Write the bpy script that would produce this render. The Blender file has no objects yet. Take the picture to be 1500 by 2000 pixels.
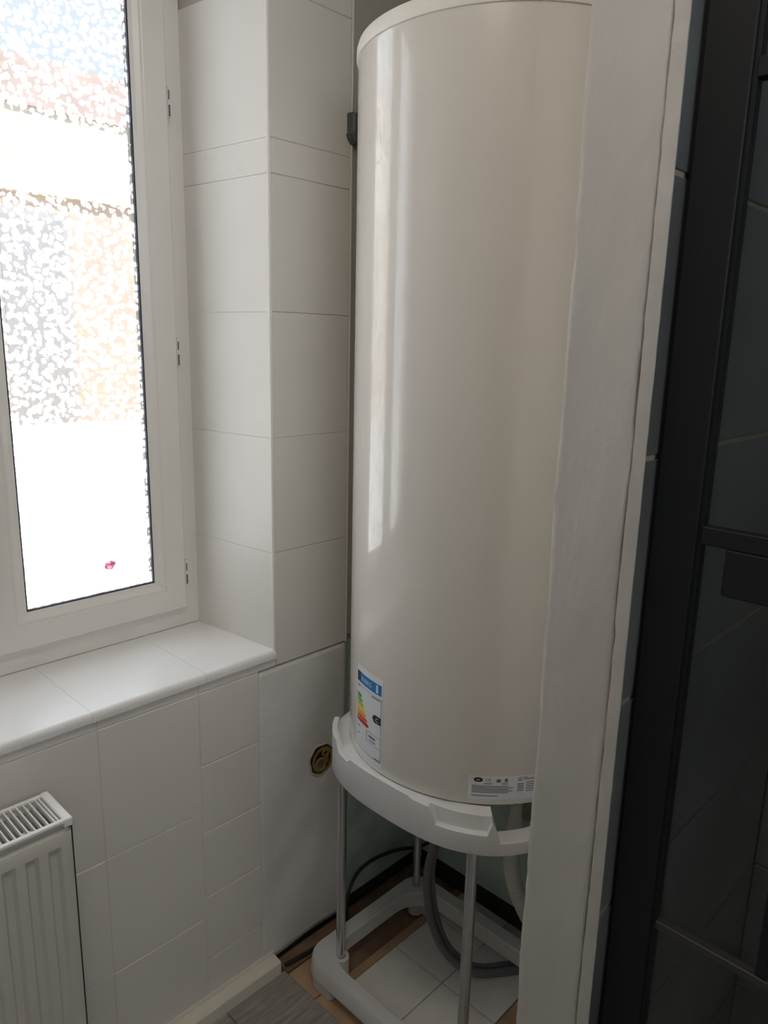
import bpy, bmesh, math, random
from mathutils import Vector, Matrix, Quaternion

random.seed(7)
S = bpy.context.scene
COL = S.collection
PI = math.pi

# ------------------------------------------------------------------ camera
YAW, PITCH, ROLL, FPX = 0.767, 0.224, -0.023, 1453.187
fw = Vector((math.cos(YAW) * math.cos(PITCH), math.sin(YAW) * math.cos(PITCH), -math.sin(PITCH)))
r0 = Vector((math.sin(YAW), -math.cos(YAW), 0))
d0 = fw.cross(r0)
rt = math.cos(ROLL) * r0 + math.sin(ROLL) * d0
dn = -math.sin(ROLL) * r0 + math.cos(ROLL) * d0
cd = bpy.data.cameras.new('camera')
cd.sensor_fit = 'VERTICAL'
cd.sensor_height = 24.0
cd.lens = FPX * 24.0 / 2000.0
cd.clip_start = 0.01
cam = bpy.data.objects.new('camera', cd)
M = Matrix(((rt.x, -dn.x, -fw.x, 0), (rt.y, -dn.y, -fw.y, 0), (rt.z, -dn.z, -fw.z, 0), (0, 0, 0, 1)))
cam.matrix_world = Matrix.Translation((0, 0, 1.5)) @ M
COL.objects.link(cam)
S.camera = cam

# ------------------------------------------------------------------ light
W = bpy.data.worlds.new('sky')
S.world = W
W.use_nodes = True
bg = W.node_tree.nodes['Background']
bg.inputs[0].default_value = (0.80, 0.90, 1.0, 1)
bg.inputs[1].default_value = 2.25
sl = bpy.data.lights.new('sun', 'SUN')
sl.energy = 6.0
sl.angle = 0.009
sl.color = (1.0, 0.95, 0.88)
sun = bpy.data.objects.new('sun', sl)
sun.rotation_euler = Vector((0.35, 1.0, -1.15)).to_track_quat('-Z', 'Y').to_euler()
COL.objects.link(sun)
pl = bpy.data.lights.new('window_portal', 'AREA')
pl.shape = 'RECTANGLE'
pl.size, pl.size_y = 1.0, 1.5
pl.cycles.is_portal = True
po = bpy.data.objects.new('window_portal', pl)
po.location = (0.43, 1.62, 1.6)
po.rotation_euler = (-PI / 2, 0, 0)
COL.objects.link(po)
pl2 = bpy.data.lights.new('front_portal', 'AREA')
pl2.shape = 'RECTANGLE'
pl2.size, pl2.size_y = 1.9, 0.65
pl2.cycles.is_portal = True
po2 = bpy.data.objects.new('front_portal', pl2)
po2.location = (-0.125, -1.92, 2.15)
po2.rotation_euler = (PI / 2, 0, 0)
COL.objects.link(po2)
S.view_settings.view_transform = 'Standard'
S.view_settings.look = 'None'
S.view_settings.gamma = 1
S.view_settings.use_curve_mapping = False
S.view_settings.exposure = 1.36
S.cycles.max_bounces = 12
S.cycles.diffuse_bounces = 6
S.cycles.transparent_max_bounces = 12
S.cycles.sample_clamp_indirect = 8.0

# ------------------------------------------------------------------ materials
MATS = {}


def mat(name, col, rough=0.5, metal=0.0, coat=0.0, coat_rough=0.05, var=0.0, vscale=6.0, bump=0.0, bscale=40.0,
        stretch=(1, 1, 1), col2=None, spec=0.5, bdist=0.002):
    m = bpy.data.materials.new(name)
    m.use_nodes = True
    nt = m.node_tree
    b = nt.nodes['Principled BSDF']
    b.inputs['Base Color'].default_value = (*col, 1)
    b.inputs['Roughness'].default_value = rough
    b.inputs['Metallic'].default_value = metal
    b.inputs['Coat Weight'].default_value = coat
    b.inputs['Coat Roughness'].default_value = coat_rough
    b.inputs['Specular IOR Level'].default_value = spec
    if var or bump or col2:
        tc = nt.nodes.new('ShaderNodeTexCoord')
        mp = nt.nodes.new('ShaderNodeMapping')
        mp.inputs['Scale'].default_value = stretch
        nt.links.new(tc.outputs['Object'], mp.inputs[0])
    if var or col2:
        n = nt.nodes.new('ShaderNodeTexNoise')
        n.inputs['Scale'].default_value = vscale
        n.inputs['Detail'].default_value = 6
        nt.links.new(mp.outputs[0], n.inputs['Vector'])
        rp = nt.nodes.new('ShaderNodeValToRGB')
        rp.color_ramp.elements[0].position = 0.35
        rp.color_ramp.elements[1].position = 0.65
        c2 = col2 if col2 else tuple(max(0, c * (1 - var)) for c in col)
        rp.color_ramp.elements[0].color = (*c2, 1)
        rp.color_ramp.elements[1].color = (*col, 1)
        nt.links.new(n.outputs['Fac'], rp.inputs[0])
        nt.links.new(rp.outputs[0], b.inputs['Base Color'])
    if bump:
        n2 = nt.nodes.new('ShaderNodeTexNoise')
        n2.inputs['Scale'].default_value = bscale
        n2.inputs['Detail'].default_value = 5
        nt.links.new(mp.outputs[0], n2.inputs['Vector'])
        bp = nt.nodes.new('ShaderNodeBump')
        bp.inputs['Strength'].default_value = bump
        bp.inputs['Distance'].default_value = bdist
        nt.links.new(n2.outputs['Fac'], bp.inputs['Height'])
        nt.links.new(bp.outputs[0], b.inputs['Normal'])
    MATS[name] = m
    return m


mat('tile_paint', (0.80, 0.77, 0.725), 0.38, var=0.04, vscale=3, bump=0.12, bscale=14)
mat('plaster', (0.83, 0.82, 0.80), 0.75, var=0.12, vscale=7, bump=0.5, bscale=22)
mat('reveal_plaster', (0.58, 0.53, 0.46), 0.8, var=0.06)
mat('sill_paint', (0.86, 0.86, 0.86), 0.32, var=0.03, vscale=4)
mat('frieze', (0.80, 0.77, 0.725), 0.38, bump=0.9, bscale=45, bdist=0.004)
mat('pvc', (0.80, 0.775, 0.73), 0.3, var=0.03)
mat('bead_white', (0.86, 0.84, 0.80), 0.35)
mat('gasket', (0.035, 0.035, 0.055), 0.6)
mat('tank_white', (0.70, 0.672, 0.625), 0.24, coat=0.8, coat_rough=0.035, var=0.01)
mat('cap_white', (0.82, 0.79, 0.74), 0.45, var=0.02)
mat('stand_white', (0.68, 0.68, 0.675), 0.5, var=0.05, vscale=12)
mat('zinc', (0.66, 0.67, 0.70), 0.25, metal=1.0, var=0.06, vscale=5, stretch=(8, 8, 1))
mat('radiator_white', (0.62, 0.60, 0.56), 0.35, var=0.03)
mat('grille_white', (0.84, 0.84, 0.83), 0.4, var=0.03)
mat('convector', (0.42, 0.42, 0.42), 0.5, var=0.3, vscale=30)
mat('green_board', (0.55, 0.68, 0.65), 0.8, var=0.3, vscale=8)
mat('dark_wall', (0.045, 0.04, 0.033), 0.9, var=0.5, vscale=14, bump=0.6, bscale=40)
mat('filler', (0.60, 0.60, 0.57), 0.85, var=0.15, bump=0.8, bscale=60)
mat('subfloor', (0.30, 0.19, 0.115), 0.8, col2=(0.19, 0.115, 0.075), vscale=9, bump=0.4, bscale=30)
mat('orange_board', (0.54, 0.36, 0.22), 0.75, col2=(0.40, 0.26, 0.16), vscale=10, bump=0.4, bscale=40)
mat('laminate', (0.38, 0.355, 0.325), 0.45, col2=(0.24, 0.222, 0.205), vscale=7, stretch=(2, 14, 2), bump=0.15, bscale=30)
mat('floor_tile', (0.86, 0.85, 0.82), 0.35, var=0.09, vscale=12, bump=0.1, bscale=20)
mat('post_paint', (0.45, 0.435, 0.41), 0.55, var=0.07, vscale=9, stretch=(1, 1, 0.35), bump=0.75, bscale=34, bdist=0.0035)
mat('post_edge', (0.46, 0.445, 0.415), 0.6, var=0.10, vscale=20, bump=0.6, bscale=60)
mat('black_tile', (0.165, 0.168, 0.17), 0.32, var=0.4, vscale=3)
mat('grout_tan', (0.34, 0.27, 0.20), 0.9)
mat('black_metal', (0.010, 0.012, 0.014), 0.55, spec=0.25)
mat('paler_bar', (0.040, 0.038, 0.034), 0.5)
mat('grout_dark', (0.09, 0.085, 0.075), 0.9)
mat('grey_hose', (0.20, 0.205, 0.23), 0.35, var=0.15, vscale=20)
mat('black_cable', (0.018, 0.024, 0.026), 0.5)
mat('white_hose', (0.74, 0.75, 0.70), 0.55)
mat('grey_bracket', (0.12, 0.125, 0.125), 0.5, var=0.2, vscale=30)
mat('brass', (0.42, 0.28, 0.10), 0.55, var=0.4, vscale=40)
mat('ochre', (0.36, 0.22, 0.065), 0.7, var=0.35, vscale=40)
mat('hole_dark', (0.035, 0.02, 0.012), 0.9)
mat('olive_fitting', (0.20, 0.20, 0.155), 0.5, var=0.2, vscale=20)
mat('base_trim', (0.80, 0.75, 0.66), 0.45, var=0.05)
mat('room_wall', (0.44, 0.415, 0.375), 0.85, var=0.03)
mat('ceiling_paint', (0.75, 0.73, 0.69), 0.9, var=0.02)
mat('sticker_white', (0.72, 0.74, 0.78), 0.4)
mat('ink_navy', (0.022, 0.022, 0.07), 0.5)
mat('ink_blue', (0.012, 0.19, 0.50), 0.5)
mat('ink_green', (0.02, 0.26, 0.06), 0.5)
mat('ink_green2', (0.12, 0.42, 0.05), 0.5)
mat('ink_lime', (0.40, 0.56, 0.04), 0.5)
mat('ink_yellow', (0.85, 0.68, 0.03), 0.5)
mat('ink_amber', (0.85, 0.36, 0.02), 0.5)
mat('ink_orange', (0.70, 0.12, 0.02), 0.5)
mat('ink_red', (0.55, 0.015, 0.015), 0.5)
mat('ink_black', (0.012, 0.012, 0.014), 0.5)
mat('ink_grey', (0.20, 0.20, 0.22), 0.5)
mat('facade', (0.80, 0.60, 0.50), 0.9, col2=(0.88, 0.74, 0.60), vscale=0.8)
mat('terrace_white', (0.90, 0.89, 0.86), 0.9, var=0.02)
mat('dark_glass', (0.56, 0.55, 0.54), 0.6)
mat('shutter', (0.66, 0.63, 0.60), 0.7)
mat('cream_render', (0.92, 0.86, 0.70), 0.9, var=0.03)
mat('roof_pink', (0.78, 0.62, 0.55), 0.9, var=0.15, vscale=3)


def pebble_glass():
    m = bpy.data.materials.new('pebbled_glass')
    m.use_nodes = True
    nt = m.node_tree
    N, L = nt.nodes, nt.links
    for n in list(N):
        N.remove(n)
    out = N.new('ShaderNodeOutputMaterial')
    tc = N.new('ShaderNodeTexCoord')
    wob = N.new('ShaderNodeTexNoise')
    wob.inputs['Scale'].default_value = 60
    vo = N.new('ShaderNodeTexVoronoi')
    vo.inputs['Scale'].default_value = 92
    vo.inputs['Randomness'].default_value = 0.9
    mx = N.new('ShaderNodeMix')
    mx.data_type = 'VECTOR'
    mx.inputs[0].default_value = 0.012
    L.new(tc.outputs['Object'], wob.inputs['Vector'])
    L.new(tc.outputs['Object'], mx.inputs[4])
    L.new(wob.outputs['Color'], mx.inputs[5])
    L.new(mx.outputs[1], vo.inputs['Vector'])
    mr = N.new('ShaderNodeMapRange')
    mr.interpolation_type = 'SMOOTHSTEP'
    mr.inputs['From Min'].default_value = 0.34
    mr.inputs['From Max'].default_value = 0.60
    mr.inputs['To Min'].default_value = 0.0
    mr.inputs['To Max'].default_value = 1.0
    L.new(vo.outputs['Distance'], mr.inputs['Value'])
    tr = N.new('ShaderNodeBsdfTranslucent')
    tr.inputs[0].default_value = (0.98, 0.98, 0.98, 1)
    tp = N.new('ShaderNodeBsdfTransparent')
    tp.inputs[0].default_value = (0.96, 0.96, 0.96, 1)
    tp2 = N.new('ShaderNodeBsdfTransparent')
    tp2.inputs[0].default_value = (0.19, 0.19, 0.195, 1)
    lens = N.new('ShaderNodeMixShader')
    lens.inputs[0].default_value = 0.45
    L.new(tr.outputs[0], lens.inputs[1])
    L.new(tp.outputs[0], lens.inputs[2])
    mix = N.new('ShaderNodeMixShader')
    L.new(mr.outputs[0], mix.inputs[0])
    L.new(lens.outputs[0], mix.inputs[1])
    L.new(tp2.outputs[0], mix.inputs[2])
    gl = N.new('ShaderNodeBsdfGlossy')
    gl.inputs['Roughness'].default_value = 0.08
    bp = N.new('ShaderNodeBump')
    bp.inputs['Strength'].default_value = 0.4
    bp.inputs['Distance'].default_value = 0.002
    L.new(vo.outputs['Distance'], bp.inputs['Height'])
    L.new(bp.outputs[0], gl.inputs['Normal'])
    g2 = N.new('ShaderNodeMixShader')
    g2.inputs[0].default_value = 0.05
    L.new(mix.outputs[0], g2.inputs[1])
    L.new(gl.outputs[0], g2.inputs[2])
    L.new(g2.outputs[0], out.inputs[0])
    MATS['pebbled_glass'] = m


def tinted_glass(name, tint):
    m = bpy.data.materials.new(name)
    m.use_nodes = True
    nt = m.node_tree
    N, L = nt.nodes, nt.links
    for n in list(N):
        N.remove(n)
    out = N.new('ShaderNodeOutputMaterial')
    tp = N.new('ShaderNodeBsdfTransparent')
    tp.inputs[0].default_value = (*tint, 1)
    gl = N.new('ShaderNodeBsdfGlossy')
    gl.inputs['Roughness'].default_value = 0.03
    fr = N.new('ShaderNodeLayerWeight')
    fr.inputs['Blend'].default_value = 0.5
    pw = N.new('ShaderNodeMath')
    pw.operation = 'POWER'
    pw.inputs[1].default_value = 5.0
    L.new(fr.outputs['Facing'], pw.inputs[0])
    ad = N.new('ShaderNodeMath')
    ad.operation = 'MULTIPLY_ADD'
    ad.inputs[1].default_value = 0.9
    ad.inputs[2].default_value = 0.04
    L.new(pw.outputs[0], ad.inputs[0])
    mx = N.new('ShaderNodeMixShader')
    L.new(ad.outputs[0], mx.inputs[0])
    L.new(tp.outputs[0], mx.inputs[1])
    L.new(gl.outputs[0], mx.inputs[2])
    L.new(mx.outputs[0], out.inputs[0])
    MATS[name] = m


def glow(name, col, strength):
    m = bpy.data.materials.new(name)
    m.use_nodes = True
    b = m.node_tree.nodes['Principled BSDF']
    b.inputs['Base Color'].default_value = (0.8, 0.8, 0.8, 1)
    b.inputs['Emission Color'].default_value = (*col, 1)
    b.inputs['Emission Strength'].default_value = strength
    MATS[name] = m


def translucent(name, col):
    m = bpy.data.materials.new(name)
    m.use_nodes = True
    nt = m.node_tree
    out = nt.nodes['Material Output']
    t = nt.nodes.new('ShaderNodeBsdfTranslucent')
    t.inputs[0].default_value = (*col, 1)
    p = nt.nodes.new('ShaderNodeBsdfTransparent')
    p.inputs[0].default_value = (*col, 1)
    x = nt.nodes.new('ShaderNodeMixShader')
    nt.links.new(t.outputs[0], x.inputs[1])
    nt.links.new(p.outputs[0], x.inputs[2])
    nt.links.new(x.outputs[0], out.inputs[0])
    MATS[name] = m


translucent('pink', (0.66, 0.38, 0.46))
pebble_glass()
tinted_glass('smoked_glass', (0.91, 0.945, 0.95))
tinted_glass('clear_glass', (0.97, 0.98, 0.98))
glow('fill_glow', (1.0, 0.87, 0.74), 5.2)


# ------------------------------------------------------------------ helpers
class MB:
    def __init__(self):
        self.v, self.f = [], []

    def add(self, vs, fs):
        o = len(self.v)
        self.v += [tuple(p) for p in vs]
        self.f += [tuple(i + o for i in f) for f in fs]
        return self

    def box(self, x0, x1, y0, y1, z0, z1, b=0.0):
        if b <= 0:
            vs = [(x, y, z) for x in (x0, x1) for y in (y0, y1) for z in (z0, z1)]
            fs = [(0, 1, 3, 2), (4, 6, 7, 5), (0, 4, 5, 1), (2, 3, 7, 6), (0, 2, 6, 4), (1, 5, 7, 3)]
            return self.add(vs, fs)
        bm = bmesh.new()
        bmesh.ops.create_cube(bm, size=1)
        for v in bm.verts:
            v.co = Vector((x0 if v.co.x < 0 else x1, y0 if v.co.y < 0 else y1, z0 if v.co.z < 0 else z1))
        bmesh.ops.bevel(bm, geom=list(bm.edges), offset=b, segments=1, affect='EDGES', clamp_overlap=True)
        bm.verts.index_update()
        self.add([v.co[:] for v in bm.verts], [[v.index for v in f.verts] for f in bm.faces])
        bm.free()
        return self

    def prism(self, pts, z0, z1):
        n = len(pts)
        a = sum(pts[i][0] * pts[(i + 1) % n][1] - pts[(i + 1) % n][0] * pts[i][1] for i in range(n))
        if a < 0:
            pts = pts[::-1]
        vs = [(p[0], p[1], z0) for p in pts] + [(p[0], p[1], z1) for p in pts]
        fs = [tuple(range(n - 1, -1, -1)), tuple(range(n, 2 * n))]
        fs += [(i, (i + 1) % n, n + (i + 1) % n, n + i) for i in range(n)]
        return self.add(vs, fs)

    def loft(self, rings, closed=True, cap0=False, cap1=False):
        n = len(rings[0])
        vs = [p for r in rings for p in r]
        fs = []
        for k in range(len(rings) - 1):
            for i in range(n if closed else n - 1):
                j = (i + 1) % n
                fs.append((k * n + i, k * n + j, (k + 1) * n + j, (k + 1) * n + i))
        if cap0:
            fs.append(tuple(range(n - 1, -1, -1)))
        if cap1:
            o = (len(rings) - 1) * n
            fs.append(tuple(o + i for i in range(n)))
        return self.add(vs, fs)

    def tube(self, path, rad, n=12, caps=True):
        pts = [Vector(p) for p in path]
        if not hasattr(rad, '__len__'):
            rad = [rad] * len(pts)
        t = [(pts[min(i + 1, len(pts) - 1)] - pts[max(i - 1, 0)]).normalized() for i in range(len(pts))]
        up = Vector((0, 0, 1)) if abs(t[0].z) < 0.9 else Vector((1, 0, 0))
        a = t[0].cross(up).normalized()
        rings = []
        for i, p in enumerate(pts):
            a = (a - t[i] * a.dot(t[i])).normalized()
            b = t[i].cross(a)
            rings.append([tuple(p + rad[i] * (math.cos(2 * PI * k / n) * a + math.sin(2 * PI * k / n) * b)) for k in range(n)])
        return self.loft(rings, True, caps, caps)

    def lathe(self, c, prof, n=96):
        rings = [[(c[0] + r * math.cos(2 * PI * k / n), c[1] + r * math.sin(2 * PI * k / n), z) for k in range(n)] for r, z in prof]
        return self.loft(rings)

    def build(self, name, m, parent=None, smooth=False, sharp=40, kind=None):
        me = bpy.data.meshes.new(name)
        me.from_pydata(self.v, [], self.f)
        bm = bmesh.new()
        bm.from_mesh(me)
        bmesh.ops.recalc_face_normals(bm, faces=bm.faces)
        bm.to_mesh(me)
        bm.free()
        me.update()
        if smooth:
            me.polygons.foreach_set('use_smooth', [True] * len(me.polygons))
            me.set_sharp_from_angle(angle=math.radians(sharp))
        me.materials.append(MATS[m] if isinstance(m, str) else m)
        o = bpy.data.objects.new(name, me)
        COL.objects.link(o)
        if parent:
            o.parent = parent
        if kind:
            o['kind'] = kind
        return o


def tag(o, label=None, cat=None, group=None, kind=None):
    for k, v in (('label', label), ('category', cat), ('group', group), ('kind', kind)):
        if v:
            o[k] = v
    return o


def thing(name, label, cat, loc=(0, 0, 0), kind=None, group=None):
    o = bpy.data.objects.new(name, None)
    o.empty_display_size = 0.05
    COL.objects.link(o)
    return tag(o, label, cat, group, kind)


def spline(pts, n=12):
    P = [Vector(p) for p in pts]
    P = [2 * P[0] - P[1]] + P + [2 * P[-1] - P[-2]]
    out = []
    for i in range(1, len(P) - 2):
        a, b, c, d = P[i - 1:i + 3]
        for k in range(n):
            t = k / n
            out.append(0.5 * ((2 * b) + (c - a) * t + (2 * a - 5 * b + 4 * c - d) * t * t + (3 * b - a - 3 * c + d) * t ** 3))
    out.append(P[-2])
    return out


def frame_ring(x0, x1, z0, z1, prof):
    """mitred rectangular profile in the XZ plane; prof = closed list of (inset, y)"""
    mb = MB()
    rings = []
    for i, y in prof:
        rings.append([(x0 + i, y, z0 + i), (x1 - i, y, z0 + i), (x1 - i, y, z1 - i), (x0 + i, y, z1 - i)])
    rings.append(rings[0])
    mb.loft(rings)
    return mb


# ================================================================== STRUCTURE
YA = 1.243            # face of the tiles on the window wall
YB = 1.262            # masonry face behind them
XB = 1.47             # back wall
ZT = 2.55
SILL = 0.828
# ---- window wall
wb = MB()
wb.box(-1.5, 1.9, YB, 1.72, -0.02, SILL - 0.012)
wb.box(-1.5, 1.9, YB, 1.72, 2.42, ZT + 0.2)
wb.box(-1.5, -0.095, YB, 1.72, SILL - 0.012, 2.42)
wb.prism([(0.960, YB), (1.9, YB), (1.9, 1.72), (0.926, 1.72), (0.935, 1.52)], SILL - 0.012, 2.42)
wall_left = wb.build('wall_left', 'dark_wall')
tag(wall_left, 'white tiled window wall with deep sill and bare patch beside the heater', 'wall', kind='structure')

# grout bed that the tiles sit in
gb = MB()
gb.box(-1.5, 1.163, YA + 0.0022, YB, 0.79, SILL - 0.012)
gb.box(-1.5, 0.905, YA + 0.0022, YB, 0.0, 0.79)
gb.box(0.956, 1.163, YA + 0.0022, YB, SILL - 0.012, ZT)
gb.box(-1.5, -0.095, YA + 0.0022, YB, SILL - 0.012, ZT)
gb.box(-0.095, 0.956, YA + 0.0022, YB, 2.42, ZT)
gb.build('grout_bed', 'tile_paint', wall_left)


def wtile(x0, x1, z0, z1, m='tile_paint', g=0.0007, name='tile', dy=None):
    dy = random.uniform(-0.0007, 0.0007) if dy is None else dy
    MB().box(x0 + g, x1 - g, YA + dy, YB - 0.002, z0 + g, z1 - g, 0.0012).build(name, m, wall_left)


upper = [(0.788, 1.05), (1.05, 1.299), (1.299, 1.555), (1.555, 1.815), (1.879, 2.14), (2.14, 2.40)]
for z0, z1 in upper:
    wtile(0.952, 1.163, z0, z1)
wtile(0.952, 1.163, 1.815, 1.879, 'frieze', name='frieze_tile', dy=-0.0004)
XJ = [-0.725, -0.5145, -0.304, -0.0935, 0.117, 0.3275, 0.538, 0.752]
for a, b in zip(XJ[:-1], XJ[1:]):
    wtile(a, b, 0.788, SILL - 0.006)
    wtile(a, b, 0.512, 0.788)
    wtile(a, b, 0.249, 0.512)
    wtile(a, b, 0.002, 0.249)
wtile(0.752, 0.952, 0.788, SILL - 0.006)
for z0, z1 in ((0.621, 0.788), (0.461, 0.621), (0.301, 0.461), (0.139, 0.301), (0.002, 0.139)):
    wtile(0.752, 0.905, z0, z1, g=0.0016, dy=random.uniform(-0.0012, 0.0002))

# rough plaster patch where tiles were taken off
pp = MB()
nx, nz = 26, 60
for iz in range(nz + 1):
    for ix in range(nx + 1):
        x = 0.906 + (1.168 - 0.906) * ix / nx
        z = 0.022 + (0.783 - 0.022) * iz / nz
        e = 0.0022 * math.sin(x * 31 + 2.0 * math.sin(z * 9)) * math.sin(z * 23 + 1.3) + random.uniform(-0.0003, 0.0003)
        pp.v.append((x, YA + 0.0035 + e, z))
for iz in range(nz):
    for ix in range(nx):
        a = iz * (nx + 1) + ix
        pp.f.append((a, a + 1, a + nx + 2, a + nx + 1))
o = pp.build('plaster_patch', 'plaster', wall_left, smooth=True)
md = o.modifiers.new('solid', 'SOLIDIFY')
md.thickness = 0.012
md.offset = -1 if o.data.polygons[0].normal.y < 0 else 1

# green moisture-proof board: window wall side and back wall side
MB().box(1.176, XB, YA + 0.014, YB + 0.004, 0.036, 0.80, 0.001).build('green_board', 'green_board', wall_left)
MB().box(1.166, XB, YA + 0.003, YB + 0.004, 0.802, ZT, 0.001).build('painted_plaster', 'room_wall', wall_left)
# ragged filler strip between plaster and green board
fz = MB()
rows = 90
for i in range(rows + 1):
    z = 0.03 + 0.77 * i / rows
    w = 0.016 + 0.006 * math.sin(i * 0.9) * math.sin(i * 0.37 + 1) + random.uniform(-0.003, 0.003)
    fz.v += [(1.1635, YA + 0.003, z), (1.169, YA + 0.004, z), (1.170 + w, YA + 0.0115, z), (1.170 + w, YB, z), (1.1635, YB, z)]
for i in range(rows):
    for k in range(5):
        a, b = i * 5 + k, i * 5 + (k + 1) % 5
        fz.f.append((a, b, b + 5, a + 5))
fz.build('filler_strip', 'filler', wall_left)
MB().box(1.1635, 1.169, YA - 0.001, YB, 0.786, 2.45, 0.0012).build('edge_bead', 'base_trim', wall_left)

# reveal tiles (splayed side of the window recess)
A = Vector((0.948, YA + 0.002))
B = Vector((0.9195, 1.512))
u = (B - A)
ul = u.length
u = u / ul
nrm = Vector((u.y, -u.x)) * -1   # towards -x (into the recess)
if nrm.x > 0:
    nrm = -nrm


def rtile(s0, s1, z0, z1, m='tile_paint', t=0.012, proud=0.0, name='tile'):
    g = 0.0004
    a = A + u * (s0 + g) + nrm * proud
    b = A + u * (s1 - g) + nrm * proud
    MB().prism([tuple(a), tuple(b), tuple(b - nrm * (t + proud)), tuple(a - nrm * (t + proud))], z0 + g, z1 - g).build(name, m, wall_left)


for z0, z1 in ((SILL - 0.004, 1.05), (1.05, 1.299), (1.299, 1.555), (1.555, 1.815), (1.879, 2.152)):
    rtile(0.004, ul, z0, z1)
rtile(0.004, ul, 1.815, 1.879, 'frieze', name='frieze_tile', proud=0.0003)
a, b = A - nrm * 0.0018 + u * 0.006, B - nrm * 0.0018
MB().prism([tuple(a), tuple(b), tuple(b - nrm * 0.013), tuple(a - nrm * 0.013)], SILL - 0.004, 2.151).build('grout_bed', 'tile_paint', wall_left)
# plaster above the tiles
a, b = A + u * 0.0 - nrm * 0.007, B - nrm * 0.007
MB().prism([tuple(a), tuple(b), tuple(b - nrm * 0.02), tuple(a - nrm * 0.02 + Vector((0, 0.0)))], 2.152, 2.42).build('reveal_plaster', 'reveal_plaster', wall_left)
# corner bead on the arris
MB().tube([(0.9495, YA + 0.0022, SILL - 0.004), (0.9495, YA + 0.0022, 2.42)], 0.0042, 10).build('corner_bead', 'bead_white', wall_left, True)
# soffit of the recess
MB().box(-0.095, 0.95, YA + 0.004, 1.53, 2.40, 2.44).build('soffit', 'tile_paint', wall_left)

# sill tiles with rounded nose
prof = [(1.53, SILL - 0.018), (1.53, SILL)]
for k in range(7):
    th = PI / 2 + (PI / 2) * k / 6
    prof.append((YA + 0.004 + 0.011 * math.cos(th), SILL - 0.011 + 0.011 * math.sin(th)))
prof.append((YA - 0.007, SILL - 0.018))
sj = [-0.11, 0.105, 0.316, 0.529, 0.77, 0.9505]
MB().box(-0.1, 0.9, YA + 0.012, 1.53, SILL - 0.017, SILL - 0.0015).build('grout_bed', 'sill_paint', wall_left)
for a, b in zip(sj[:-1], sj[1:]):
    mb = MB()
    g = 0.00025
    rb = b - g
    mb.loft([[(a + g, y, z) for y, z in prof], [(rb, y, z) for y, z in prof]], True, True, True)
    if b > 0.95:   # the end tile follows the splayed reveal
        mb.v = [(min(x, A.x + (y - A.y) / (B.y - A.y) * (B.x - A.x)) if x > 0.85 else x, y, z) for x, y, z in mb.v]
    mb.build('sill_tile', 'sill_paint', wall_left, True)

# ---- back wall
bw = MB().box(XB, 1.9, -1.7, YB + 0.0, -0.02, ZT + 0.2).build('wall_back', 'dark_wall')
tag(bw, 'bare back wall with green board above a dark strip behind the heater', 'wall', kind='structure')
MB().box(XB - 0.018, XB, 0.47, YA + 0.013, 0.070, ZT, 0.001).build('green_board', 'green_board', bw)
MB().tube([(XB - 0.0192, 0.875, 0.105), (XB - 0.017, 0.875, 0.105)], 0.0045, 10).build('screw_head', 'black_cable', bw)

# ---- partition between heater niche and shower
XP, YL, YR, YS = 0.78, 0.466, 0.3745, 0.359
wr = MB().box(XP + 0.012, XB, YR - 0.004, YL, -0.02, ZT).build('wall_right', 'tile_paint')
tag(wr, 'slim partition wall carrying black shower tiles beside the white post', 'wall', kind='structure')
MB().box(XP + 0.031, XB, YS + 0.002, YR - 0.004, 0, ZT).build('grout_bed', 'grout_tan', wr)
MB().box(XP + 0.0065, XP + 0.031, YS + 0.0008, YS + 0.0022, 0, ZT).build('grout_bed', 'grout_tan', wr)
tz = [-0.28, 0.006, 0.302, 0.59, 0.768, 1.063, 1.357, 1.648, 1.94, 2.23, 2.52]
tz = [0.0, 0.21, 0.502, 0.792, 1.086, 1.381, 1.676, 1.97, 2.26, 2.55]
for k in range(len(tz) - 1):
    xs = [XP + 0.0045, XB - 0.012]
    MB().box(xs[0], xs[1], YS - 0.001, YS + 0.0012, tz[k] + 0.003, tz[k + 1] - 0.003, 0.001).build('tile', 'black_tile', wr)
# black tiles on the shower's back wall
MB().box(XB - 0.006, XB, -0.75, YS - 0.001, 0, ZT).build('grout_bed', 'grout_dark', bw)
for k in range(len(tz) - 1):
    ye = YS - 0.002
    while ye > -0.7:
        y0 = max(-0.75, ye - 0.60)
        MB().box(XB - 0.010, XB - 0.002, y0 + 0.002, ye - 0.002, tz[k] + 0.003, tz[k + 1] - 0.003, 0.001).build('tile', 'black_tile', bw)
        ye = y0

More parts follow.
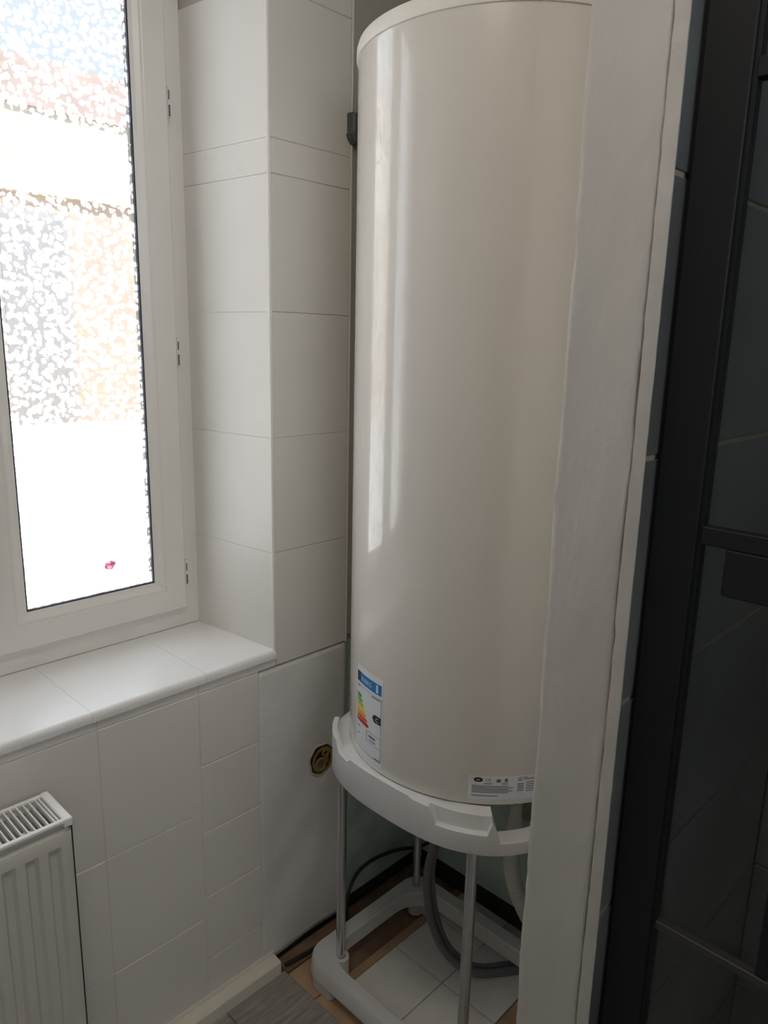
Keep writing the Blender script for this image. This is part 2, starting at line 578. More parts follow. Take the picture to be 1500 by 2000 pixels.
# ---- painted post at the end of the partition
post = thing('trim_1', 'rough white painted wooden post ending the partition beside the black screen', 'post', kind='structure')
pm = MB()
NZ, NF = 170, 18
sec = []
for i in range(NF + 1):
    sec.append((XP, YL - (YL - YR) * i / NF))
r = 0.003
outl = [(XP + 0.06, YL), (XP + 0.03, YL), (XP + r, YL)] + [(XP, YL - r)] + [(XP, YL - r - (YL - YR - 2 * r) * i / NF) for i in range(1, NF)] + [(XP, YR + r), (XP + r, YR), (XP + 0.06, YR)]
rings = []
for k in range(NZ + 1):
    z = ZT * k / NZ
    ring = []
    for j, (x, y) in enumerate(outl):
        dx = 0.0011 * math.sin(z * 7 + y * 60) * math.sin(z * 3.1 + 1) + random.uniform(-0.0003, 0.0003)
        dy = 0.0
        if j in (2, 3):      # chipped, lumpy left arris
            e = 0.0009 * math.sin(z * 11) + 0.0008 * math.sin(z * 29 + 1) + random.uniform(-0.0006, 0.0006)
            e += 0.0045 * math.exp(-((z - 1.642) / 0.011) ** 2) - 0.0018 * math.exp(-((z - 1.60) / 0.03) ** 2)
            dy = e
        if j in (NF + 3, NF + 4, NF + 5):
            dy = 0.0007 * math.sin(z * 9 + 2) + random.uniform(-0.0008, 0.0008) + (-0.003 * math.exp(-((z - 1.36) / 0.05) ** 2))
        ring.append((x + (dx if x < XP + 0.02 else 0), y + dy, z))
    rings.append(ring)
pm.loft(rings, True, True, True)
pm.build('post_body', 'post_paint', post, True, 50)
# plaster bead between post and shower tiles, parted from the post by an open crack
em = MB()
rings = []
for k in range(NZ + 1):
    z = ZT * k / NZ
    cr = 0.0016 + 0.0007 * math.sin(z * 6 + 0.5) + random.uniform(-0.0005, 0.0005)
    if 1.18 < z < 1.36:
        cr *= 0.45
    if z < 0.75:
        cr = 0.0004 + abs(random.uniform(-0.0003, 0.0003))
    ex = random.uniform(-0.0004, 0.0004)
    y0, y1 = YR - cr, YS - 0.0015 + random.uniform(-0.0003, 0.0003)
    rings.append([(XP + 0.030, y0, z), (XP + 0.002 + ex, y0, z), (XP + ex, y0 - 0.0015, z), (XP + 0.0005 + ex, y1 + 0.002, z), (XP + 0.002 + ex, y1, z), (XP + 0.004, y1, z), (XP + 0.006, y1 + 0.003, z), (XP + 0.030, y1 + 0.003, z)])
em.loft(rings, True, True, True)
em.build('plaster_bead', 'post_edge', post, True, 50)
MB().box(XP + 0.02, XP + 0.04, YR - 0.006, YR + 0.001, 0, ZT).build('crack_back', 'hole_dark', post)

# ---- the rest of the room (seen only as reflections and bounce)
o = MB().box(-1.7, -1.5, -1.7, 1.72, -0.02, ZT + 0.2).build('wall_side', 'room_wall')
tag(o, 'plain beige wall opposite the shower, outside the picture', 'wall', kind='structure')
mb = MB()  # wall pieces around a high opening added to let in fill light
mb.box(-1.5, 1.47, -1.9, -1.7, -0.02, 1.85)
mb.box(-1.5, 1.47, -1.9, -1.7, 2.45, ZT + 0.2)
mb.box(-1.5, -1.05, -1.9, -1.7, 1.85, 2.45)
mb.box(0.80, 1.47, -1.9, -1.7, 1.85, 2.45)
o = mb.build('wall_front', 'room_wall')
tag(o, 'beige wall with a wide opening added for daylight fill behind the photographer, outside the picture', 'wall', kind='structure')
o = MB().box(-1.7, 1.9, -3.7, 1.72, ZT, ZT + 0.2).build('ceiling', 'ceiling_paint')  # slab runs past the front wall as added eaves blocking the sun
tag(o, 'plain white ceiling above the bathroom with added eaves blocking the sun', 'ceiling', kind='structure')
o = MB().box(0.80, 1.47, -0.85, -0.75, -0.02, ZT).build('wall_shower', 'black_tile')
tag(o, 'black end wall of the shower, hidden beyond the glass', 'wall', kind='structure')

# ---- fill lamp added above the photographer, out of view
lm = thing('fill_lamp', 'round opal fill lamp added to the ceiling, outside the picture', 'lamp')
LX, LY = 0.14, 0.33
MB().lathe((LX, LY), [(0.001, ZT + 0.001), (0.22, ZT + 0.001), (0.22, ZT - 0.025), (0.212, ZT - 0.03), (0.001, ZT - 0.03)], 48).build('fill_lamp_base', 'pvc', lm, True)
MB().lathe((LX, LY), [(0.21, ZT - 0.029), (0.205, ZT - 0.05), (0.17, ZT - 0.075), (0.10, ZT - 0.09), (0.001, ZT - 0.095)], 48).build('fill_lamp_shade', 'fill_glow', lm, True)
# ---- floor
fl = MB().box(-1.7, 1.9, -1.9, 1.72, -0.12, -0.010).build('floor', 'subfloor')
tag(fl, 'floor of grey wood planks, bare brown boards and old white tiles', 'floor', kind='structure')
xe = 0.778
k = 0
while xe > -1.4:
    x0 = xe - 0.19
    MB().box(x0 + 0.0008, xe - 0.0008, -1.7, 1.225, -0.009, 0.0, 0.0008).build('plank', 'laminate', fl)
    xe = x0
MB().box(0.7788, 0.945, -1.7, 1.212, -0.009, 0.0, 0.0008).build('plank', 'laminate', fl)
MB().box(0.946, 1.036, 1.102, 1.199, -0.009, -0.002, 0.001).build('board', 'orange_board', fl)
MB().box(0.946, 1.036, -0.6, 1.099, -0.009, -0.002, 0.001).build('board', 'orange_board', fl)
MB().box(1.038, 1.468, 1.076, 1.099, -0.009, -0.003, 0.001).build('board', 'orange_board', fl)
MB().box(1.038, 1.468, 1.101, 1.205, -0.0095, -0.006, 0.001).build('board', 'subfloor', fl)
MB().box(1.038, 1.468, 0.48, 0.763, -0.009, -0.003, 0.001).build('board', 'orange_board', fl)
MB().box(0.95, 1.468, 1.206, 1.255, -0.0095, -0.004, 0.001).build('board', 'subfloor', fl)
for y0, y1 in ((0.764, 0.919), (0.919, 1.074)):
    for x0, x1 in ((1.038, 1.193), (1.193, 1.348), (1.348, 1.468)):
        MB().box(x0 + 0.0012, x1 - 0.0012, y0 + 0.0012, y1 - 0.0012, -0.009, random.uniform(-0.0005, 0.0005), 0.001).build('tile', 'floor_tile', fl)
# ragged grey cable strip lying in the gap along the wall
# ---- baseboard under the window
bb = MB()
pr = [(YA, 0.0), (YA, 0.046), (YA - 0.0035, 0.046), (YA - 0.005, 0.037), (YA - 0.029, 0.0335), (YA - 0.0315, 0.031), (YA - 0.032, 0.028), (YA - 0.032, 0.0)]
bb.loft([[(-0.9, y, z) for y, z in pr], [(0.934, y, z) for y, z in pr]], True, True, True)
o = bb.build('baseboard_left', 'base_trim')
tag(o, 'low cream plastic skirting strip along the foot of the window wall', 'baseboard', kind='structure')

# ================================================================== WINDOW
win = thing('window_1', 'white plastic casement window with pebbled privacy glass above the deep sill', 'window', kind='structure')
WX0, WX1, WZ0, WZ1 = -0.058, 0.9185, 0.829, 2.40
frame_ring(WX0 - 0.03, WX1 + 0.004, WZ0, WZ1, [(0, 1.56), (0, 1.507), (0.002, 1.505), (0.052, 1.505), (0.056, 1.509), (0.056, 1.56)]).build('window_frame', 'pvc', win)


def sash(x0, x1, z0, z1):
    s = frame_ring(x0, x1, z0, z1, [(0.0, 1.55), (0.0, 1.491), (0.0025, 1.488), (0.050, 1.488), (0.0525, 1.4895), (0.054, 1.4885), (0.058, 1.4885), (0.068, 1.4935), (0.0755, 1.496), (0.0755, 1.503), (0.060, 1.503), (0.060, 1.55)]).build('sash', 'pvc', win)
    frame_ring(x0, x1, z0, z1, [(0.0735, 1.498), (0.0735, 1.497), (0.0785, 1.497), (0.0785, 1.504), (0.0735, 1.504)]).build('gasket', 'gasket', s)
    p = MB().box(x0 + 0.070, x1 - 0.070, 1.504, 1.508, z0 + 0.070, z1 - 0.070).build('pane', 'pebbled_glass', s)
    p.data.materials.append(MATS['clear_glass'])     # only the room side is pebbled
    for f in p.data.polygons:
        if f.normal.y > -0.5:
            f.material_index = 1
    return s


sash(0.4460, 0.8795, 0.8780, 2.35)
sash(-0.030, 0.4440, 0.8780, 2.35)
MB().box(0.432, 0.458, 1.481, 1.4885, 0.885, 2.345, 0.002).build('meeting_cover', 'pvc', win)
for hz in (1.970, 1.470, 0.965):
    h = MB().box(0.8790, 0.8850, 1.4868, 1.5045, hz - 0.030, hz + 0.030, 0.001).build('hinge', 'pvc', win)
    MB().box(0.8800, 0.8838, 1.4862, 1.4875, hz - 0.028, hz - 0.006).build('hinge_slot', 'grey_bracket', h)
    MB().box(0.8802, 0.8830, 1.4862, 1.4875, hz + 0.004, hz + 0.022).build('hinge_slot', 'grey_bracket', h)

# pink spot on the pane
mb = MB()
pts = [(0.7045 + 0.0125 * math.cos(t) * (1 + 0.08 * math.sin(3 * t)), 1.014 + 0.0098 * math.sin(t + 0.1)) for t in [2 * PI * k / 18 for k in range(18)]]
mb.loft([[(x, 1.5030, z) for x, z in pts], [(x, 1.5036, z) for x, z in pts]], True, True, True)
o = mb.build('sticker', 'pink')
tag(o, 'small pink round spot stuck low on the pebbled window glass', 'sticker')

# ================================================================== OUTSIDE
o = MB().box(-9, 12, 1.75, 9.0, -3.2, -3.0).build('terrace_ground', 'terrace_white')
tag(o, 'bright pale ground outside the window, blurred by the glass', 'ground', kind='structure')
o = MB().box(-6, 9, 6.0, 6.2, -3.0, 0.79).build('wall_outside', 'terrace_white')
tag(o, 'bright white wall outside, filling the lower part of the window glass', 'wall', kind='structure')
hs = thing('house', 'pale pink house across the yard, blurred behind the pebbled glass', 'building')
MB().box(-5, 10, 8.0, 8.5, -3.0, 2.85).build('house_wall', 'facade', hs)
MB().box(-5, 10, 7.9, 8.5, 2.85, 3.62).build('cream_band', 'cream_render', hs)
MB().box(-5.4, 10.4, 7.84, 8.9, 3.62, 4.05).build('roof_edge', 'roof_pink', hs)
for x in (-1.6, 2.05):
    f = MB().box(x, x + 1.45, 7.92, 8.0, 0.3, 2.7).build('window', 'shutter', hs)
    for k in range(2):
        MB().box(x + 0.08 + 0.68 * k, x + 0.69 + 0.68 * k, 7.90, 7.92, 0.38, 2.62).build('pane', 'dark_glass', f)

# ================================================================== WATER HEATER
CX, CY, CR = 1.182, 0.856, 0.2665
ZB, ZC = 0.6985, 1.973
wh = thing('water_heater', 'tall glossy white cylindrical water heater standing on the plastic stand', 'water heater')
MB().lathe((CX, CY), [(0.001, ZB + 0.004), (CR - 0.030, ZB + 0.003), (CR - 0.004, ZB), (CR - 0.0008, ZB + 0.002), (CR, ZB + 0.006), (CR, ZB + 0.35), (CR, ZB + 0.8), (CR, ZC)], 160).build('tank_body', 'tank_white', wh, True)
MB().lathe((CX, CY), [(CR - 0.01, ZC - 0.004), (CR + 0.0022, ZC), (CR + 0.003, ZC + 0.003), (CR + 0.003, ZC + 0.016), (CR + 0.0005, ZC + 0.024), (CR - 0.010, ZC + 0.029), (CR - 0.07, ZC + 0.045), (CR - 0.16, ZC + 0.056), (0.001, ZC + 0.06)], 160).build('tank_cap', 'cap_white', wh, True)


def cyl(a, z, off):
    t = math.radians(a)
    return (CX + (CR + off) * math.cos(t), CY + (CR + off) * math.sin(t), z)


def patch(a0, a1, z0, z1, off, name, m, parent, z2=None, z3=None, thick=0.0002):
    """curved rectangle glued on the tank: angles a0<a1, heights z0<z1"""
    n = max(1, int(abs(a1 - a0) / 1.0))
    mb = MB()
    ri = []
    for o_ in (off - thick, off):
        pass
    lo = [cyl(a0 + (a1 - a0) * i / n, z0, off) for i in range(n + 1)]
    hi = [cyl(a0 + (a1 - a0) * i / n, z1, off) for i in range(n + 1)]
    loi = [cyl(a0 + (a1 - a0) * i / n, z0, off - thick) for i in range(n + 1)]
    hii = [cyl(a0 + (a1 - a0) * i / n, z1, off - thick) for i in range(n + 1)]
    mb.loft([lo, hi, hii, loi, lo], False)
    return mb.build(name, m, parent)


def arrow(a0, a1, z0, z1, off, name, m, parent, flip=False):
    mb = MB()
    zm = (z0 + z1) / 2
    s = 1 if a1 > a0 else -1
    ah = a1 - s * 1.3
    n = max(1, int(abs(ah - a0)))
    for i in range(n):
        p, q = a0 + (ah - a0) * i / n, a0 + (ah - a0) * (i + 1) / n
        b = len(mb.v)
        mb.v += [cyl(p, z0, off), cyl(q, z0, off), cyl(q, z1, off), cyl(p, z1, off)]
        mb.f.append((b, b + 1, b + 2, b + 3))
    b = len(mb.v)
    mb.v += [cyl(ah, z0, off), cyl(a1, zm, off), cyl(ah, z1, off)]
    mb.f.append((b, b + 1, b + 2))
    return mb.build(name, m, parent)


def cyl_text(body, a, z, size, off, name, m, parent, align='LEFT'):
    fc = bpy.data.curves.new('lettering_source', 'FONT')
    fc.body = body
    fc.size = size
    fc.resolution_u = 2
    fc.align_x = align
    to = bpy.data.objects.new('lettering_source', fc)
    COL.objects.link(to)
    bpy.context.view_layer.update()
    me = bpy.data.meshes.new_from_object(to.evaluated_get(bpy.context.evaluated_depsgraph_get()))
    bpy.data.objects.remove(to)
    for v in me.vertices:
        ang = a + math.degrees(v.co.x / CR)
        v.co = cyl(ang, z + v.co.y, off)
    me.materials.append(MATS[m])
    o_ = bpy.data.objects.new(name, me)
    COL.objects.link(o_)
    o_.parent = parent
    return o_


# energy label: seen from outside, reading direction runs to growing angle
el = patch(155.3, 176.0, 0.7125, 0.8925, 0.0004, 'energy_label', 'sticker_white', wh)
el['label'] = 'white energy label with coloured arrows on the tank side'
patch(156.0, 159.3, 0.8585, 0.8800, 0.0006, 'flag_block', 'ink_navy', el)
patch(159.3, 175.2, 0.8585, 0.8800, 0.0006, 'header_band', 'ink_blue', el)
cyl_text('ENERG', 160.2, 0.8645, 0.0125, 0.0008, 'lettering', 'sticker_white', el)
patch(171.8, 173.0, 0.861, 0.8775, 0.0008, 'header_mark', 'sticker_white', el)
for k, (m_, ch) in enumerate((('ink_green', 'A'), ('ink_green2', 'B'), ('ink_lime', 'C'), ('ink_yellow', 'D'), ('ink_amber', 'E'), ('ink_orange', 'F'), ('ink_red', 'G'))):
    zt_ = 0.8345 - k * 0.0085
    arrow(156.2, 160.8 + k * 1.05, zt_ - 0.0074, zt_, 0.0006, 'rating_arrow', m_, el)
    cyl_text(ch, 156.8, zt_ - 0.0066, 0.007, 0.0008, 'lettering', 'sticker_white', el)
arrow(175.0, 169.4, 0.7985, 0.8145, 0.0006, 'class_arrow', 'ink_black', el)
cyl_text('C', 171.6, 0.8015, 0.013, 0.0008, 'lettering', 'sticker_white', el)
for (a0, a1, z0, z1) in ((155.9, 175.3, 0.8520, 0.8526), (175.0, 175.3, 0.7215, 0.8525), (165.5, 175.0, 0.7705, 0.7711), (165.5, 175.0, 0.7475, 0.7481), (156.0, 175.2, 0.7210, 0.7216), (165.3, 165.6, 0.7480, 0.7705), (168.8, 174.6, 0.8470, 0.8498), (167.0, 171.6, 0.7600, 0.7650), (167.4, 171.8, 0.7530, 0.7555), (171.0, 175.0, 0.7225, 0.7250), (156.6, 159.5, 0.7640, 0.7665), (156.6, 158.8, 0.8480, 0.8510), (157.4, 158.6, 0.7480, 0.7510)):
    patch(a0, a1, z0, z1, 0.0006, 'print_line', 'ink_grey', el)

# rating plate
rp = patch(214.6, 246.0, 0.7105, 0.7575, 0.0004, 'rating_label', 'sticker_white', wh)
rp['label'] = 'white rating label with small grey print on the tank front'
n = 24
mb = MB()
mb.v = [cyl(218.3 + 1.75 * math.cos(2 * PI * k / n), 0.7498 + 0.0046 * math.sin(2 * PI * k / n), 0.0006) for k in range(n)]
mb.f = [tuple(range(n))]
mb.build('oval_mark', 'ink_black', rp)
cyl_text('NF', 218.3, 0.7478, 0.0052, 0.0008, 'lettering', 'sticker_white', rp, 'CENTER')
cyl_text('CE', 220.9, 0.7468, 0.0085, 0.0007, 'lettering', 'ink_grey', rp)
for (a0, a1, z0, z1) in ((225.2, 226.9, 0.7455, 0.7520), (228.4, 229.6, 0.7460, 0.7530), (220.5, 223.6, 0.7415, 0.7432), (227.4, 229.6, 0.7418, 0.7435)):
    patch(a0, a1, z0, z1, 0.0006, 'print_block', 'ink_grey', rp)
mb_lines = [(216.0, 230.0 + (k % 2) * 1.6, 0.7368 - k * 0.0031, 0.7384 - k * 0.0031) for k in range(5)]
mb_lines += [(216.0, 226.0, 0.7178, 0.7195)]
mb_lines += [(233.6, 237.4, 0.7528, 0.7540), (233.6, 235.2, 0.7478, 0.7505), (235.8, 243.0, 0.7495, 0.7512)]
mb_lines += [(233.4, 236.0, 0.7400 - k * 0.0042, 0.7420 - k * 0.0042) for k in range(4)]
mb_lines += [(237.0, 243.5 - (k % 2) * 1.8, 0.7425 - k * 0.0042, 0.7440 - k * 0.0042) for k in range(5)]
for a0, a1, z0, z1 in mb_lines:
    patch(a0, a1, z0, z1, 0.0006, 'print_line', 'ink_grey', rp)

# ================================================================== HEATER STAND
st = thing('heater_stand', 'white plastic four-legged stand with metal tube legs under the water heater', 'stand')


def sq(a, th, n=2.7):
    c, s = math.cos(th), math.sin(th)
    k = (abs(c) ** n + abs(s) ** n) ** (-1 / n)
    return CX + a * k * c, CY + a * k * s


def sm(x, a, b):
    t = max(0, min(1, (x - a) / (b - a)))
    return t * t * (3 - 2 * t)


def bump(d, c, w, e=3.0):
    return sm(d, c - w - e, c - w) * (1 - sm(d, c + w, c + w + e))


NT = 240
rings = {k: [] for k in range(10)}
AO = 0.277
for i in range(NT):
    th = 2 * PI * i / NT
    dg = math.degrees(th)
    zt = 0.6955
    zt += 0.013 * bump(dg, 138, 9, 1.5)
    zt -= 0.012 * bump(dg, 112, 15, 2.0)
    zt += 0.013 * bump(dg, 45, 9, 2.0)
    zt -= 0.006 * bump(dg, 154, 4, 1.5)
    zt += 0.004 * bump(dg, 176, 16, 2)
    scoop = bump(dg, 213, 9.5, 1.5)
    notch = bump(dg, 236, 10.5, 1.0)
    scoop2 = bump(dg, 147 - 20, 0, 1)
    zo = zt - 0.031 * scoop - 0.046 * notch     # outer lip
    zi = zt - 0.004 * scoop - 0.050 * notch     # inner lip behind the scoop
    def R_(a, z):
        x, y = sq(a, th)
        return (x, y, z)
    rings[0].append(R_(AO - 0.006, 0.6235))
    rings[1].append(R_(AO - 0.001, 0.6225))
    rings[2].append(R_(AO, 0.6250))
    rings[3].append(R_(AO, zo - 0.002))
    rings[4].append(R_(AO - 0.002, zo))
    rings[5].append(R_(AO - 0.007 - 0.004 * scoop, zo))
    rings[6].append(R_(AO - 0.010 - 0.004 * scoop, min(zi, max(zo, 0.6968 - 0.05 * notch)) if scoop < 0.5 else zi))
    rings[7].append(R_(AO - 0.0105 - 0.004 * scoop, min(rings[6][-1][2], 0.6975 - 0.05 * notch)))
    rings[8].append(R_(AO - 0.033, 0.6975 - 0.05 * notch))
    rings[9].append(R_(AO - 0.036, 0.6235))
tb = MB()
tb.loft([rings[k] for k in range(10)] + [rings[0]])
tray = tb.build('tray', 'stand_white', st, True, 35)
LEGS = [(1.017, 1.090), (1.322, 1.122), (0.972, 0.694), (1.335, 0.700)]
for x, y in LEGS:
    MB().tube([(x, y, 0.070), (x, y, 0.655)], 0.0108, 20).build('leg', 'zinc', st, True)


def rrect(x0, x1, y0, y1, r, z, n=8):
    out = []
    for cx_, cy_, a0 in ((x1 - r, y1 - r, 0), (x0 + r, y1 - r, 90), (x0 + r, y0 + r, 180), (x1 - r, y0 + r, 270)):
        for k in range(n + 1):
            t = math.radians(a0 + 90 * k / n)
            out.append((cx_ + r * math.cos(t), cy_ + r * math.sin(t), z))
    return out


BX0, BX1, BY0, BY1 = 0.957, 1.366, 0.640, 1.159
bm_ = MB()
R_ = []
for ins, rr, z in ((-0.002, 0.055, 0.040), (0.0, 0.055, 0.074), (0.003, 0.053, 0.080)):
    R_.append(rrect(BX0 + ins, BX1 - ins, BY0 + ins, BY1 - ins, rr, z))
for ins, rr, z in ((0.034, 0.085, 0.080), (0.0375, 0.085, 0.076), (0.0385, 0.085, 0.040)):
    R_.append(rrect(BX0 + ins, BX1 - ins, BY0 + ins, BY1 - ins, rr, z))
bm_.loft(R_ + [R_[0]])
base = bm_.build('base_frame', 'stand_white', st, True, 30)
for x, y in LEGS:
    cxm, cym = (BX0 + BX1) / 2, (BY0 + BY1) / 2
    f = MB()
    f.lathe((x, y), [(0.0120, 0.0799), (0.0190, 0.0799), (0.0205, 0.0785), (0.0215, 0.0), (0.0120, 0.0), (0.0120, 0.0799)], 32)
    f.build('leg_socket', 'stand_white', base, True, 30)
for sx, sy in ((0, 1), (1, 1), (0, 0), (1, 0)):
    x0 = BX0 + 0.004 if sx == 0 else BX1 - 0.044
    y0 = BY1 - 0.095 if sy else BY0 + 0.02
    f = MB()
    f.loft([rrect(x0 + 0.003, x0 + 0.037, y0 + 0.004, y0 + 0.071, 0.012, 0.0), rrect(x0, x0 + 0.040, y0, y0 + 0.075, 0.014, 0.042)], True, True, True)
    f.build('foot', 'stand_white', base, True, 30)

# ================================================================== HOSES AND CABLES
def hose(name, pts, rad, m, label, cat, n=14, ribs=None, group=None):
    p = spline(pts, 14)
    r_ = rad
    if ribs:
        q = []
        tot = 0
        dense = spline(pts, 60)
        r_ = []
        for i, c_ in enumerate(dense):
            if i:
                tot += (dense[i] - dense[i - 1]).length
            r_.append(rad * (1 + 0.15 * math.sin(2 * PI * tot / ribs)))
        p = dense
    o_ = MB().tube(p, r_, n).build(name, m, None, True, 80)
    return tag(o_, label, cat, group)


dh = thing('drain_hose', 'thick grey twin hose looping from the heater down onto the floor tiles', 'hose')
for pts, rr in (([(1.205, 0.966, 0.62), (1.20, 0.966, 0.50), (1.20, 0.967, 0.37), (1.20, 0.985, 0.255), (1.205, 0.975, 0.145), (1.215, 0.940, 0.070), (1.238, 0.898, 0.030), (1.275, 0.860, 0.012), (1.34, 0.812, 0.0105), (1.42, 0.755, 0.0105), (1.452, 0.73, 0.0105)], 0.0095),
                ([(1.225, 0.956, 0.62), (1.222, 0.966, 0.50), (1.222, 0.972, 0.37), (1.222, 0.988, 0.250), (1.226, 0.974, 0.140), (1.236, 0.944, 0.068), (1.256, 0.908, 0.030), (1.288, 0.875, 0.011), (1.345, 0.834, 0.0085), (1.42, 0.782, 0.0085), (1.452, 0.758, 0.0085)], 0.0075)):
    MB().tube(spline(pts, 14), rr, 14).build('hose_tube', 'grey_hose', dh, True, 80)
hose('power_cable', [(1.150, 1.208, 0.010), (1.152, 1.214, 0.055), (1.172, 1.222, 0.098), (1.215, 1.230, 0.122), (1.275, 1.228, 0.128), (1.35, 1.215, 0.122), (1.42, 1.19, 0.110), (1.425, 1.12, 0.20), (1.36, 1.02, 0.42), (1.30, 0.95, 0.63)], 0.0048, 'black_cable',
     'thin black cable arching across the green board behind the stand', 'cable')
hose('waste_hose', [(1.30, 0.806, 0.63), (1.30, 0.808, 0.50), (1.30, 0.818, 0.38), (1.305, 0.815, 0.30), (1.325, 0.800, 0.22), (1.365, 0.775, 0.13), (1.42, 0.735, 0.055), (1.442, 0.70, 0.022)], 0.0165, 'white_hose',
     'off-white ribbed waste hose hanging under the heater beside the post', 'hose', 18, 0.0075)
hose('floor_cable', [(0.955, 1.2215, 0.002), (0.99, 1.216, 0.003), (1.03, 1.212, 0.003), (1.08, 1.208, 0.003), (1.13, 1.206, 0.003)], 0.005, 'black_cable',
     'dark cable lying in the gap at the foot of the plastered wall', 'cable')
# fittings under the tank seen through the tray notch
ft = thing('pipe_fitting', 'olive grey pipe fitting below the tank, seen through the tray opening', 'pipe fitting')
MB().tube([(1.165, 0.700, 0.6985), (1.165, 0.700, 0.635)], 0.023, 24).build('nut', 'olive_fitting', ft, True)
MB().tube([(1.165, 0.700, 0.637), (1.165, 0.700, 0.575)], 0.013, 20).build('pipe', 'olive_fitting', ft, True)
MB().tube([(1.145, 0.700, 0.640), (1.112, 0.700, 0.640)], 0.010, 16).build('valve_stem', 'brass', ft, True)

# ================================================================== SMALL THINGS ON THE WALL
br = thing('wall_bracket', 'dark grey bracket block fixed to the tiles beside the tank top', 'bracket')
mb = MB()
pr = [(0.0, 1.963), (0.0, 1.925), (-0.003, 1.922), (0.0015, 1.912), (0.009, 1.905), (0.030, 1.903), (0.034, 1.908), (0.034, 1.957), (0.022, 1.963)]
mb.loft([[(1.152 + x, YA - 0.000, z) for x, z in pr], [(1.152 + x, YA - 0.018, z) for x, z in pr], [(1.155 + x * 0.85, YA - 0.021, 1.934 + (z - 1.934) * 0.9) for x, z in pr]], True, True, True)
mb.build('bracket_body', 'grey_bracket', br)
MB().tube([(1.172, YA - 0.020, 1.935), (1.172, YA - 0.027, 1.935)], 0.006, 12).build('bolt', 'grey_bracket', br, True)
MB().box(1.178, 1.205, YA - 0.016, YA + 0.013, 1.912, 1.955, 0.002).build('bracket_arm', 'grey_bracket', br)

jb = thing('junction_box', 'round ochre wall box left open in the plaster beside the stand', 'junction box')
jx, jz = 1.089, 0.500


def disc(rad, y0, y1, name, m, dx=0, dz=0, wob=0.0, n=28, inner=None):
    mb_ = MB()
    def ring(r_, y):
        return [(jx + dx + r_ * math.cos(2 * PI * k / n) * (1 + wob * math.sin(3 * 2 * PI * k / n + 1) + wob * math.sin(7 * 2 * PI * k / n)), y, jz + dz + r_ * math.sin(2 * PI * k / n) * (1 + wob * math.sin(3 * 2 * PI * k / n + 1) + wob * math.sin(7 * 2 * PI * k / n))) for k in range(n)]
    if inner:
        mb_.loft([ring(rad, y1), ring(rad, y0), ring(inner, y0), ring(inner, y1), ring(rad, y1)])
    else:
        mb_.loft([ring(rad, y1), ring(rad, y0)], True, True, True)
    return mb_.build(name, m, jb, True, 40)


disc(0.039, YA - 0.0006, YA + 0.003, 'ragged_hole', 'hole_dark', wob=0.04)
disc(0.041, YA - 0.0012, YA + 0.002, 'plaster_rim', 'filler', wob=0.04, inner=0.0375)
disc(0.0335, YA - 0.0016, YA + 0.001, 'box_rim', 'ochre', dx=0.003, dz=-0.003, inner=0.026)
disc(0.026, YA - 0.0010, YA + 0.001, 'box_face', 'hole_dark', dx=0.003, dz=-0.003)
disc(0.0165, YA - 0.0060, YA, 'conduit_end', 'brass', dx=-0.006, dz=-0.011, inner=0.0125)
disc(0.0125, YA - 0.0035, YA, 'conduit_plug', 'olive_fitting', dx=-0.006, dz=-0.011)
disc(0.0105, YA - 0.0060, YA, 'cable_end', 'ochre', dx=0.010, dz=0.014, inner=0.006)
MB().box(jx + 0.004, jx + 0.020, YA - 0.005, YA, jz - 0.016, jz + 0.004, 0.002).build('box_tab', 'ochre', jb)

# ================================================================== RADIATOR
rad = thing('radiator', 'white panel radiator with slotted top grille under the window sill', 'radiator')
RX0, RX1, RY0, RY1, RZ0, RZ1 = -0.55, 0.424, 1.100, 1.197, 0.14, 0.735
# front panel with pressed vertical channels
fp = MB()
pitch = 0.0355
zlev = [(RZ0 + 0.004, -0.004), (RZ0 + 0.001, -0.008), (RZ0 + 0.012, 0.0), (RZ0 + 0.040, 0.0), (RZ0 + 0.052, 1.0), (0.677, 1.0), (0.690, 0.0), (0.704, 0.0), (0.711, -0.003), (0.7145, -0.009), (0.715, -0.016)]
xs = []
x = RX1 - 0.012
prof_x = []
xx = RX1 - 0.020
while xx > RX0 + 0.03:
    for dxx, dep in ((0.0, 0.0), (-0.005, 0.0070), (-0.016, 0.0070), (-0.021, 0.0)):
        prof_x.append((xx + dxx, dep))
    xx -= pitch
prof_x = [(RX1, 0.006), (RX1 - 0.0015, 0.0015), (RX1 - 0.005, 0.0)] + prof_x + [(RX0 + 0.005, 0), (RX0, 0.006)]
rings = []
for z, w in zlev:
    ring = []
    for (px_, dep) in prof_x:
        edge = px_ >= RX1 - 0.004 or px_ <= RX0 + 0.004
        y = RY0 + (dep if edge else dep * max(0, w)) + (-min(0, w) if not edge else 0)
        ring.append((px_, y, z))
    rings.append(ring)
fp.loft(rings, False)
o = fp.build('front_panel', 'radiator_white', rad, True, 25)
md = o.modifiers.new('solid', 'SOLIDIFY')
md.thickness = 0.0015
MB().box(RX0 + 0.004, RX1 - 0.004, RY1 - 0.012, RY1, RZ0, RZ1 - 0.012, 0.002).build('rear_panel', 'radiator_white', rad)
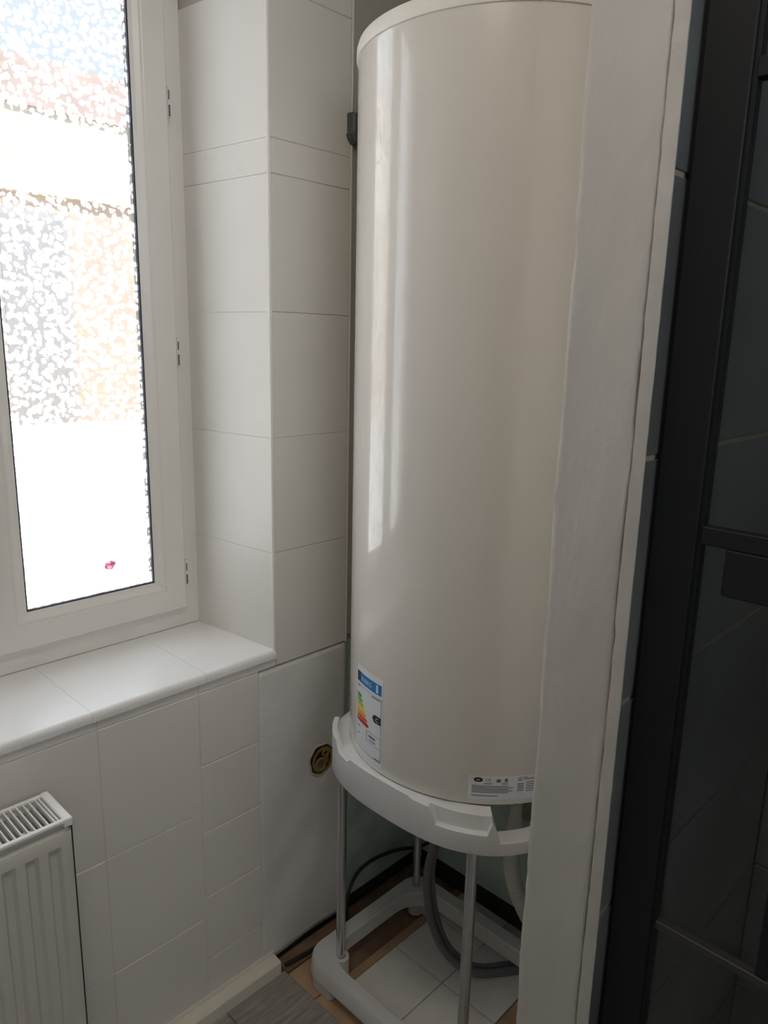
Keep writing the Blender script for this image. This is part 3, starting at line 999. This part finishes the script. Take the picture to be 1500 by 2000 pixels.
# convector fins seen through the grille
cv = MB()
x = RX0 + 0.03
while x < RX1 - 0.03:
    cv.box(x, x + 0.001, RY0 + 0.016, RY1 - 0.018, RZ0 + 0.05, RZ1 - 0.045)
    x += 0.0235
cv.build('convector_fins', 'convector', rad, kind='stuff')
MB().tube([(RX1 - 0.055, RY0 + 0.045, RZ1 - 0.075), (RX1 - 0.055, RY0 + 0.045, RZ1 - 0.03)], 0.012, 16).build('air_valve', 'grille_white', rad, True)
gr = MB().box(RX0, RX1, RY0 - 0.001, RY0 + 0.0075, RZ1 - 0.006, RZ1, 0.0012).build('grille', 'grille_white', rad)
MB().box(RX0, RX1, RY1 - 0.006, RY1 + 0.001, RZ1 - 0.006, RZ1, 0.0012).build('grille_rail', 'grille_white', gr)
k = 0
x = RX1 - 0.0235
while x > RX0 + 0.02:
    MB().box(x - 0.0011, x + 0.0011, RY0 + 0.006, RY1 - 0.005, RZ1 - 0.0085, RZ1 - 0.0008).build('slat', 'grille_white', gr)
    x -= 0.01015
for sx in (RX1 - 0.013, RX0):
    MB().box(sx, sx + 0.0145, RY0 - 0.0025, RY1 + 0.002, RZ1 - 0.014, RZ1 + 0.0015, 0.002).build('end_cap', 'grille_white', rad)
MB().box(RX1 - 0.0195, RX1 - 0.0165, RY0 + 0.004, RY1 - 0.004, RZ1 - 0.006, RZ1, 0.0008).build('grille_end', 'grille_white', gr)
MB().box(RX0 + 0.006, RX1 - 0.006, RY0 + 0.012, RY0 + 0.015, 0.69, RZ1 - 0.007).build('grille_skirt', 'radiator_white', rad)
MB().box(RX1 + 0.0003, RX1 + 0.0034, RY0 + 0.008, RY1 - 0.012, RZ0 + 0.01, RZ1 - 0.014).build('side_shade_strip', 'dark_wall', rad)  # dark strip standing in for shade along the panel's right edge
MB().box(RX1 - 0.006, RX1 - 0.004, RY0 + 0.012, RY1 - 0.012, RZ0 + 0.02, RZ1 - 0.014).build('side_panel', 'radiator_white', rad)
for x in (-0.38, 0.26):
    for z in (0.25, 0.60):
        MB().box(x, x + 0.03, RY1 - 0.002, YA + 0.001, z, z + 0.04).build('wall_hook', 'grille_white', rad)
for x in (-0.45, 0.35):
    MB().tube([(x, 1.15, 0.15), (x, 1.15, 0.0)], 0.008, 12).build('supply_pipe', 'grille_white', rad, True)

# ================================================================== SHOWER SCREEN
sc = thing('shower_screen', 'black framed glass shower screen to the right of the white post', 'shower screen')
GX = 0.822
MB().box(GX - 0.012, GX + 0.012, 0.3035, 0.3530, 0.05, 2.36, 0.0015).build('stile', 'black_metal', sc)
MB().box(GX - 0.004, GX + 0.012, 0.3525, 0.3588, 0.05, 2.36, 0.001).build('wall_channel', 'black_metal', sc)
MB().box(GX - 0.0065, GX + 0.0065, 0.2985, 0.3045, 0.05, 2.36).build('glazing_bead', 'black_metal', sc)
MB().box(GX - 0.012, GX + 0.012, -0.72, -0.67, 0.05, 2.36, 0.0015).build('stile', 'black_metal', sc)
MB().box(GX - 0.012, GX + 0.012, -0.67, 0.3035, 2.32, 2.36, 0.0015).build('rail', 'black_metal', sc)
MB().box(GX - 0.012, GX + 0.012, -0.67, 0.3035, 0.05, 0.10, 0.0015).build('rail', 'black_metal', sc)
MB().box(GX - 0.004, GX + 0.004, -0.69, 0.299, 0.08, 2.33).build('pane', 'smoked_glass', sc)
for z0, z1 in ((1.291, 1.311), (1.757, 1.776)):
    MB().box(GX - 0.008, GX + 0.008, -0.67, 0.300, z0, z1, 0.001).build('muntin', 'black_metal', sc)
MB().box(GX - 0.007, GX + 0.007, -0.67, 0.299, 0.793, 0.804, 0.001).build('muntin', 'paler_bar', sc)  # slim bar drawn in for a blurry paler line on the glass
MB().box(GX - 0.007, GX + 0.007, 0.170, 0.182, 0.806, 1.291, 0.001).build('muntin', 'black_metal', sc)
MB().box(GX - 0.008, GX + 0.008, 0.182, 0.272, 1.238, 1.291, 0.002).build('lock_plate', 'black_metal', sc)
